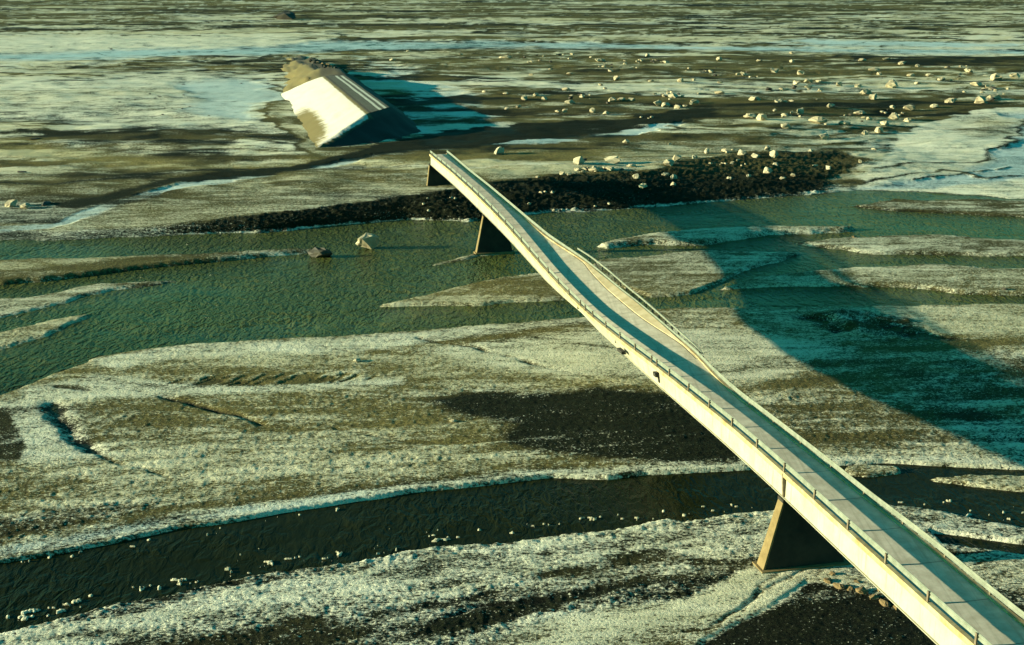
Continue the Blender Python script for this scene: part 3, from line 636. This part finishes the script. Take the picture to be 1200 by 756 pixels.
BK = sorted([(800+x/3, (y+s_*.25)/3, s_/3*1.25) for x, y, s_ in R3B]+[(400+x/3, (y+s_*.25)/3, s_/3*1.25) for x, y, s_ in R2B])
lo_b = [b_ for b_ in BK if b_[1] > 207]; up_b = [b_ for b_ in BK if b_[1] <= 207]
for (nm, lst) in (('low on the black bank', lo_b), ('high on the black bank', up_b)):
    h = (len(lst)+1)//2
    for part, sub in (('left half', lst[:h]), ('right half', lst[h:])):
        for k, (x, y, s_) in enumerate(sub): block(x, y, s_, f'{ordinal(k)} pale ice block {nm}, {part}', gB, meshes=(PL if (k+int(x)) % 2 else BL), hs=1.2)
for kk, (x, y) in enumerate(((496, 239), (501, 230), (501.5, 245), (528, 229.5), (532.6, 232.5))): block(x, y+1.5, 4.5, f'small ice block on the bank under the far bridge end, {ordinal(kk)}', 'ice blocks on the bank under the far bridge end', meshes=PL)
# loose rubble inside the same heaps
def scatter(poly, n, smin, smax, dark=.3):
    P = poly; k = 0
    cen = [(random.uniform(min(p[0] for p in P), max(p[0] for p in P)), random.uniform(min(p[1] for p in P), max(p[1] for p in P))) for _ in range(max(2, n//6))]
    while k < n:
        c_ = random.choice(cen); x = random.gauss(c_[0], 16); y = random.gauss(c_[1], 2.6)
        ins = False
        for a in range(len(P)):
            (ax, ay), (bx, by) = P[a], P[(a+1) % len(P)]
            if (ay > y) != (by > y) and x < (bx-ax)*(y-ay)/(by-ay)+ax: ins = not ins
        if not ins: continue
        s_ = random.uniform(smin, smax)*random.choice((.8, 1, 1.3)); fblock(x, y, s_, random.random() < dark); k += 1
scatter([(560, 62), (820, 66), (1010, 85), (1010, 102), (830, 88), (560, 72)], 34, 2.5, 6)
scatter([(600, 112), (800, 108), (850, 118), (800, 140), (660, 138)], 26, 3, 7)
scatter([(900, 100), (1190, 104), (1150, 125), (1060, 152), (900, 140)], 30, 3.5, 8)
scatter([(600, 68), (760, 70), (860, 84), (1000, 92), (1000, 98), (820, 92), (620, 80)], 30, 2.5, 5)
scatter([(880, 118), (1000, 118), (1080, 108), (1060, 140), (940, 150), (880, 140)], 26, 3, 7)
scatter([(780, 186), (860, 172), (960, 172), (980, 196), (900, 215), (800, 215)], 14, 2.5, 6, 0)
scatter([(610, 205), (700, 198), (790, 190), (860, 176), (960, 174), (960, 184), (860, 184), (790, 198), (700, 206), (610, 212)], 24, 4, 9, .2)
scatter([(1040, 78), (1195, 80), (1195, 96), (1040, 94)], 9, 3, 7)
BANDS = [0, 74, 84, 95, 108, 122, 134, 999]; BN = ['farthest', 'second', 'third', 'fourth', 'fifth', 'sixth', 'nearest']
COLS = [0, 620, 760, 900, 1020, 9999]; CN = ['embankment side', 'above the sag', 'above black bank', 'behind bank end', 'right edge']
for bi in range(7):
    for ci in range(5):
        for nm in ('ice block', 'boulder'):
            sub = sorted([f for f in FIELD if f[3]['category'] == nm and BANDS[bi] <= f[1] < BANDS[bi+1] and COLS[ci] <= f[0] < COLS[ci+1]], key=lambda f: f[0])
            for k, f in enumerate(sub):
                f[3]['label'] = '%s %s %s, %s band, %s' % (ordinal(k), ('dark' if nm == 'boulder' else 'large' if f[2] > 9 else 'small'), nm, BN[bi], CN[ci])
# riprap at the far end of the embankment
RIP = []
for k in range(34):
    x = random.uniform(362, 408); y = 62+(x-362)*.45+random.uniform(-4, 9)
    p = ground(x, y, 7.0 if y < 80 else 6.0)
    t = (p-eb).dot(eE)/eL
    lat = (p-eb).dot(eQ)
    zt = 8.0*np.interp(t, [0, 1, 1.15, 1.4, 2.0, 2.6], [1, 1, 1.08, .85, .55, .2])
    z = zt if 0 < lat < 8.2 else zt-(zt-.2)*min(1, (-lat/13 if lat < 0 else (lat-8.2)/12))
    o = bpy.data.objects.new('boulder', random.choice(DR+BR)); C.objects.link(o); sz = random.uniform(1.2, 3.0)
    if not 1.0 < t < 2.6: t = random.uniform(1.02, 1.8); lat = random.uniform(-5, 14); p = eb+eE*(t*eL)+eQ*lat; zt = 8.0*np.interp(t, [1, 1.15, 1.4, 2.0, 2.6], [1, 1.08, .85, .55, .2]); z = zt if 0 < lat < 8.2 else zt-(zt-.2)*(-lat/13 if lat < 0 else (lat-8.2)/12)
    o.location = (p.x, p.y, z-.2); o.rotation_euler = (0, 0, random.uniform(0, 6)); o.scale = (sz,)*3
    tag(o, 'rough boulder in the heap at the far end of the broken embankment', 'boulder', 'boulders heaped at the far end of the embankment'); RIP.append(o)
for nm, sub in (('near half', sorted([o for o in RIP if o.location.y < sorted(q.location.y for q in RIP)[17]], key=lambda o: o.location.x)), ('far half', sorted([o for o in RIP if o.location.y >= sorted(q.location.y for q in RIP)[17]], key=lambda o: o.location.x))):
    for k, o in enumerate(sub): o['label'] = f'boulder heaped at the embankment far end, {nm}, {ordinal(k)}'
block(478, 60, 6, 'lone pale block between the far river and the embankment')
block(431, 291, 27, 'pale ice block stranded in the green channel left of the bridge', hs=1.4)
block(375, 299, 23, 'low black boulder at the tip of the dark gravel spit', kind='boulder', cat='boulder', meshes=DR, hs=1.1)
block(418, 427, 9, 'small ice block casting a blue shadow on the frosted bar above the dark gravel')
block(531, 497, 9, 'small ice block at the left edge of the black gravel patch')
block(584, 180, 16, 'square pale ice block on the flat just beyond the far bridge end', meshes=PL, hs=1.2)
block(733, 166, 8, 'low pale ice block on the flat beside the shaded rivulet')
block(677, 194, 18, 'left one of two pale ice blocks on the rim above the black bank', meshes=PL, hs=1.0)
block(718, 191, 18, 'right one of two pale ice blocks on the rim above the black bank', meshes=PL, hs=1.0)
block(683, 189, 10, 'dark boulder between the two pale blocks on the rim of the bank', kind='boulder', cat='boulder', meshes=DR)
block(784, 166, 8, 'small pale ice block at the foot of the right strewn field')
block(1024, 174, 10, 'pale slab of ice at the point where the frozen inlet starts', hs=.5)
block(1001, 280, 8, 'brown chunk of ice on the frosted bar in the right channel', meshes=BR)
block(1176, 342, 8, 'dark chunk on the lower edge of the long right bar', kind='boulder', cat='boulder', meshes=DR)
block(14, 241, 14, 'cream ice chunk at the left edge beside the rivulet')
block(30, 244, 13, 'cream ice chunk lying right of another at the left edge beside the rivulet')
block(50, 240, 18, 'dark boulder beside the two cream chunks at the left edge', kind='boulder', cat='boulder', meshes=DR, hs=.6)
block(40, 163, 11, 'flat dark boulder on the plain below the left snow field', kind='boulder', cat='boulder', meshes=DR, hs=.5)
block(25, 201, 13, 'flat dark boulder on the bare plain above the left rivulet', kind='boulder', cat='boulder', meshes=DR, hs=.4)
block(335, 22, 30, 'dark mound with a bluish side on the plain near the horizon', kind='boulder', cat='boulder', meshes=DR, hs=.8)
for kk, (x, y) in enumerate(sorted(((176, 112), (181, 116), (187, 115), (195, 121), (201, 127), (193, 126), (213, 127), (189, 134), (244, 135), (282, 97), (214, 98), (140, 121), (309, 127), (215, 112), (222, 124)))):
    block(x, y, random.uniform(3, 5.5), f'dark stone on the left snow field, {ordinal(kk)}', 'stones on the left snow field', kind='stone', cat='stone', meshes=DR, hs=.5)
for kk, (x, y) in enumerate(sorted(((130, 57), (25, 43), (60, 55), (145, 77), (210, 60)))):
    block(x, y, 5, f'dark stone on the white band of the far river, {ordinal(kk)}', 'stones on the white band of the far river', kind='stone', cat='stone', meshes=DR, hs=.5)
for k, (x, y, s_) in enumerate(sorted([(970, 684, 14), (982, 690, 16), (996, 692, 15), (1010, 697, 16), (1022, 703, 14), (1036, 708, 16), (1050, 714, 14), (975, 676, 10), (1003, 686, 10), (1030, 696, 10)])):
    block(x, y, s_, f'ochre silt block on the eroded rim under the near span, {ordinal(k)}', 'silt blocks along the eroded rim under the near span', kind='silt_block', cat='silt block', meshes=BR, sink=.3)
# ------------------------------------------------------------------ bridge
UNIT = 5.3
O = ground(907, 664, 0.0); S0 = 20.4   # station number (camera side = small)
def st_s(d): return (d-S0)*UNIT         # metres along D
def on_plane(x, y, lat=0.0):
    rx, ry, rz = ray(x, y); o = O+R*lat
    t = (o.x*R.x+o.y*R.y)/(rx*R.x+ry*R.y)
    p = Vector((rx*t, ry*t, CAMH+rz*t)); return (p-O).dot(D)/UNIT+S0, p.z
Tpx = [(504, 182), (525.7, 199), (548, 220), (568.6, 239), (590, 262), (608, 282), (626, 304), (640, 319), (658, 339.5), (675.7, 357), (693, 373), (711, 387.5), (733, 404), (752, 418.5), (771, 433), (800, 455.5), (833, 482), (847.6, 493.5), (885, 526), (920, 557), (952, 586.5), (988, 620), (1040, 667), (1080, 703), (1119, 739)]
tz = sorted(on_plane(*p) for p in Tpx)
td = np.array([a for a, _ in tz]); th = np.array([z for _, z in tz])
def smooth_interp(xs, ys, q):
    y = ys.copy(); y[1:-1] = .25*ys[:-2]+.5*ys[1:-1]+.25*ys[2:]
    qq = np.array([q-.6, q, q+.6]); return float(np.interp(qq, xs, y, left=None, right=None).mean())
def zT(d):
    if d < td[0]: return float(th[:4].mean())
    return smooth_interp(td, th, d)
0 and print('deck heights', [(round(a, 1), round(z, 2)) for a, z in tz])
KR = [(525.7, 182.5), (549.5, 203), (573, 222), (593.6, 239.5), (620, 262), (641, 279.5), (661.4, 292.5), (685, 307.5), (704, 322.6), (729, 344), (744, 355.5), (759, 368), (773.6, 380.5), (797, 401), (817, 419), (836, 441), (863.5, 467), (895, 491), (927, 516), (967.6, 547.5), (1015, 587), (1062, 622), (1103.5, 655), (1151, 696), (1198.7, 733)]
CK = [(685, 308), (691, 318), (711, 339), (735, 359.5), (750, 371.7), (767.6, 383.6), (786.7, 395.5), (803, 407)]
krx = np.array([p[0] for p in KR]); kry = np.array([p[1] for p in KR]); ckx = np.array([p[0] for p in CK]); cky = np.array([p[1] for p in CK])
def proj(p):
    zc = depth(p); return CX+F*p[0]/zc, CY+F*((CAMH-p[2])*cp-p[1]*sp)/zc
def roll(d): return math.radians(float(np.interp(d, [24, 27, 31, 35, 39, 42], [0, 4, 7, 6, 2, 0])))
def edge(d, lat, up=0.0):
    """point of the deck at station d, lat metres from the left edge, up metres over the surface"""
    r = roll(d); p = O+D*st_s(d)+R*(lat*math.cos(r)-up*math.sin(r)); p.z = zT(d)+lat*math.sin(r)+up*math.cos(r); return p
def solve_w(d, cx, cy):
    lo, hi = 2.5, 8.0
    for _ in range(30):
        m = (lo+hi)/2; x, y = proj(edge(d, m))
        # beyond the traced line -> too wide
        if y < np.interp(x, cx, cy): hi = m
        else: lo = m
    return (lo+hi)/2
ds = np.arange(1.0, 53.4, .25)
WO = np.array([solve_w(d, krx, kry) if 15.5 < d < 52.3 else np.nan for d in ds])
WC = np.array([solve_w(d, ckx, cky) if 26.5 < d < 35 else np.nan for d in ds])
0 and print('width', [(float(d), round(float(a), 2), round(float(c), 2)) for d, a, c in list(zip(ds, WO, WC))[::8]])
Wn = float(np.nanmedian(WO[(ds > 16) & (ds < 24)]))
WO = np.where((ds < 16.2), 4.18, WO); WO = np.where(np.isnan(WO), 3.5, WO)
ker = np.array([1, 2, 3, 2, 1])/9.
WO = np.convolve(np.pad(WO, 2, mode='edge'), ker, 'valid'); WO = np.convolve(np.pad(WO, 2, mode='edge'), ker, 'valid')
wof = lambda d: float(np.interp(d, ds, WO))
WCs = np.minimum(np.where(np.isnan(WC), WO, WC), WO)
WCs = np.convolve(np.pad(WCs, 2, mode='edge'), ker, 'valid')
wcf = lambda d: min(float(np.interp(d, ds, WCs)), wof(d))
pass
KW = .32; KH = .14; DEND = 53.2
bridge = bpy.data.objects.new('damaged_bridge', None); C.objects.link(bridge)
bridge.location = O
tag(bridge, 'long narrow concrete road bridge with cream girders, sagging and twisted where a pier sank', 'bridge')
def badd(name, bm, mat, parent=None, smooth=False):
    o = mkobj(name, bm, mat, parent or bridge, smooth)
    if parent is None: o.matrix_parent_inverse = bridge.matrix_basis.inverted() if False else o.matrix_parent_inverse; o.location = -O
    return o
def sweep(secs, closed=True, caps=True):
    bm = bmesh.new(); pr = None; first = None
    for sc in secs:
        c = [bm.verts.new(p) for p in sc]
        if pr:
            n = len(c)
            for i in range(n if closed else n-1): bm.faces.new((pr[i], pr[(i+1) % n], c[(i+1) % n], c[i]))
        else: first = c
        pr = c
    if closed and caps: bm.faces.new(first[::-1]); bm.faces.new(pr)
    return bm
DD = [d for d in np.arange(1.0, DEND+.01, .25)]
TH = .26
badd('deck', sweep([[edge(d, KW), edge(d, wcf(d)-.0), edge(d, wof(d)), edge(d, wof(d), -TH), edge(d, KW, -TH)] for d in DD]), M['deck'])
badd('kerb', sweep([[edge(d, 0, KH), edge(d, KW, KH), edge(d, KW+.002, -TH), edge(d, 0, -TH)] for d in DD]), M['kerb'])
badd('kerb', sweep([[edge(d, wof(d)-.002, KH), edge(d, wof(d)+KW, KH), edge(d, wof(d)+KW, -TH), edge(d, wof(d)-.002, -TH)] for d in DD]), M['kerb'])
# lifted strip along the right kerb where the deck has split lengthwise
DS = [d for d in DD if 26.0 < d < 35.6]
def wedge_h(d): return .02+.30*math.sin(math.pi*(d-26)/9.6)
badd('split_slab', sweep([[edge(d, min(wcf(d), wof(d)-.12), .03), edge(d, min(wcf(d), wof(d)-.12)+.04, .05+wedge_h(d)*.15), edge(d, wof(d)-.01, wedge_h(d)), edge(d, wof(d)-.01, .006), edge(d, min(wcf(d), wof(d)-.12), .006)] for d in DS]), M['split'])
badd('ledge_shadow_strip', sweep([[edge(d, min(wcf(d), wof(d)-.12)-.10, .02), edge(d, min(wcf(d), wof(d)-.12)-.005, .025)] for d in DS], closed=False), M['joint'])  # dark strip standing in for the shadow along the lifted slab's ledge
# girders
def lean(d): return math.radians(float(np.interp(d, [22, 26, 29, 32, 35, 39, 43], [0, 8, 26, 36, 16, 8, 0])))
GH = 2.05
def gsec(d, l0, sgn):
    p = edge(d, l0, -TH-.003); a = lean(d)*(1 if sgn < 0 else .3)+0
    up = Vector((0, 0, 1)); dn = -up*math.cos(a)+R*math.sin(a); ac = R*math.cos(a)+up*math.sin(a)
    tf = .05; h = GH-.25; fw = .32; web = .03
    q = [p-ac*fw/2, p+ac*fw/2, p+ac*fw/2+dn*tf, p+ac*web/2+dn*tf, p+ac*web/2+dn*(h-tf), p+ac*fw/2+dn*(h-tf), p+ac*fw/2+dn*h, p-ac*fw/2+dn*h, p-ac*fw/2+dn*(h-tf), p-ac*web/2+dn*(h-tf), p-ac*web/2+dn*tf, p-ac*fw/2+dn*tf]
    return q
badd('girder', sweep([gsec(d, .30, -1) for d in DD]), M['girder'])
badd('girder', sweep([gsec(d, wof(d)-.1, 1) for d in DD]), M['girder'])
# cross beams under the deck
for k, d in enumerate(np.arange(2.0, 53, 3.0)):
    bm = sweep([[edge(d+e, l, z) for l, z in ((.5, -.30), (wof(d)-.3, -.30), (wof(d)-.3, -1.3), (.5, -1.3))] for e in (-.04, .04)])
    badd('cross_beam', bm, M['girder'])
# deck joints
for k in range(2, 53):
    d = k+.25
    bm = sweep([[edge(d+e, KW+.01, .004), edge(d+e, wcf(d)-.01, .004)] for e in (-.006, .006)], closed=False)
    badd('deck_joint', bm, M['jointline'])
# rails: W-beam band over each kerb
RB, RT = .41, .86
def wsec(d, l0, s):
    k_ = float(np.interp(d, [24, 28, 34, 38], [1, .62, .62, 1])) if s < 0 else 1.0
    z0, z1 = RB*k_, RT*k_; zs = np.linspace(z0, z1, 7); off = [0, .07, .07, .015, .07, .07, 0]
    a = [edge(d, l0-s*o, z) for o, z in zip(off, zs)]; b_ = [edge(d, l0-s*(o-.02), z) for o, z in zip(off[::-1], zs[::-1])]
    return a+b_
lr = badd('guard_rail', sweep([wsec(d, .24, 1) for d in DD if d > 1.2], True), M['rail'])
DR_ = [d for d in DD if d > 1.2]
def bumpy(d): return 0
rr_ = badd('guard_rail', sweep([wsec(d, wof(d)+.10, -1) for d in DR_], True), M['rail'])
def box_on(d, l0, l1, z0, z1, hw):
    return sweep([[edge(d+e, l0, z0), edge(d+e, l1, z0), edge(d+e, l1, z1), edge(d+e, l0, z1)] for e in (-hw, hw)])
pd = [20.3+k for k in range(-18, 33)]+[26.0, 30.9, 34.35, 37.3]
for d in pd:
    o = mkobj('post', box_on(d, .06, .155, KH-.02, .86, .016), M['post'], lr)
    o = mkobj('post', box_on(d, wof(d)+.185, wof(d)+.28, KH-.02, .80*float(np.interp(d, [24, 28, 34, 38], [1, .66, .66, 1])), .014), M['post'], rr_)
# outer handrail left standing off where the slab split
DL = [d for d in DD if 26.0 < d < 35.8]
def lo_(d): return wof(d)+.35+float(np.interp(d, [26, 30, 33.5, 35.5], [.05, .38, .66, .70]))
lo = badd('loose_rail', sweep([[edge(d, lo_(d), .44), edge(d, lo_(d)+.10, .44), edge(d, lo_(d)+.10, .66), edge(d, lo_(d), .66)] for d in DL]), M['rail'])
for d in np.arange(28, 35.5, .5):
    mkobj('bracket', box_on(d, lo_(d)+.02, lo_(d)+.14, -.2, .70, .02), M['post'], lo)
# joints in the girder and drain boxes
badd('girder_joint', sweep([[edge(20.3+e, -.03, -.02), edge(20.3+e, .31, -.02), edge(20.3+e, .31, -GH+.1), edge(20.3+e, -.03+.15, -GH+.1)] for e in (-.02, .02)]), M['post'])
badd('girder_joint', sweep([[edge(26.0+e, .05, -.1), edge(26.0+e, .3, -.1), edge(26.0+e, .55, -1.6), edge(26.0+e, .3, -1.6)] for e in (-.025, .025)]), M['joint'])
badd('drain_box', sweep([[edge(26.05+e, -.12, -.55), edge(26.05+e, .2, -.55), edge(26.05+e, .25, -1.0), edge(26.05+e, -.05, -1.0)] for e in (-.07, .07)]), M['joint'])
badd('drain_box', sweep([[edge(28.2+e, -.25, -.95), edge(28.2+e, .2, -.95), edge(28.2+e, .3, -1.35), edge(28.2+e, -.2, -1.3)] for e in (-.16, .16)]), M['joint'])
# piers: battered walls on a footing
def pier(d, zbase, batl, batr, th0=.42, th1=.62, top=None, foot=True):
    zt = zT(d)-TH-GH+.24 if top is None else top
    w_ = wof(d)
    def P(l, e, z): p = O+D*(st_s(d)+e)+R*l; p.z = z; return p
    secs = []
    for f in np.linspace(0, 1, 9):
        z = zt+(zbase-zt)*f; l0 = .05-batl*f; l1 = w_+.2+batr*f; t = th0+(th1-th0)*f
        if f == 0: pass
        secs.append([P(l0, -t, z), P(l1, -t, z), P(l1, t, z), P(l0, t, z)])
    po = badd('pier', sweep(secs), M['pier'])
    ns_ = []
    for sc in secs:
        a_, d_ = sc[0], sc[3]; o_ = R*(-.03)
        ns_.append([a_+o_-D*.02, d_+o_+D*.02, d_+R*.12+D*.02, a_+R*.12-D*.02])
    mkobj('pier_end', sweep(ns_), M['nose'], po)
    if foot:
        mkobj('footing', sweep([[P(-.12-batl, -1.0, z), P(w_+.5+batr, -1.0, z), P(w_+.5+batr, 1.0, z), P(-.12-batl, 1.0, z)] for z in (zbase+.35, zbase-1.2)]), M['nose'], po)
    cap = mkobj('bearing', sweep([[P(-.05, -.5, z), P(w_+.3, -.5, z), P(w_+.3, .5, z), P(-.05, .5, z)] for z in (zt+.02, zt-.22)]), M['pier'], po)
    return po
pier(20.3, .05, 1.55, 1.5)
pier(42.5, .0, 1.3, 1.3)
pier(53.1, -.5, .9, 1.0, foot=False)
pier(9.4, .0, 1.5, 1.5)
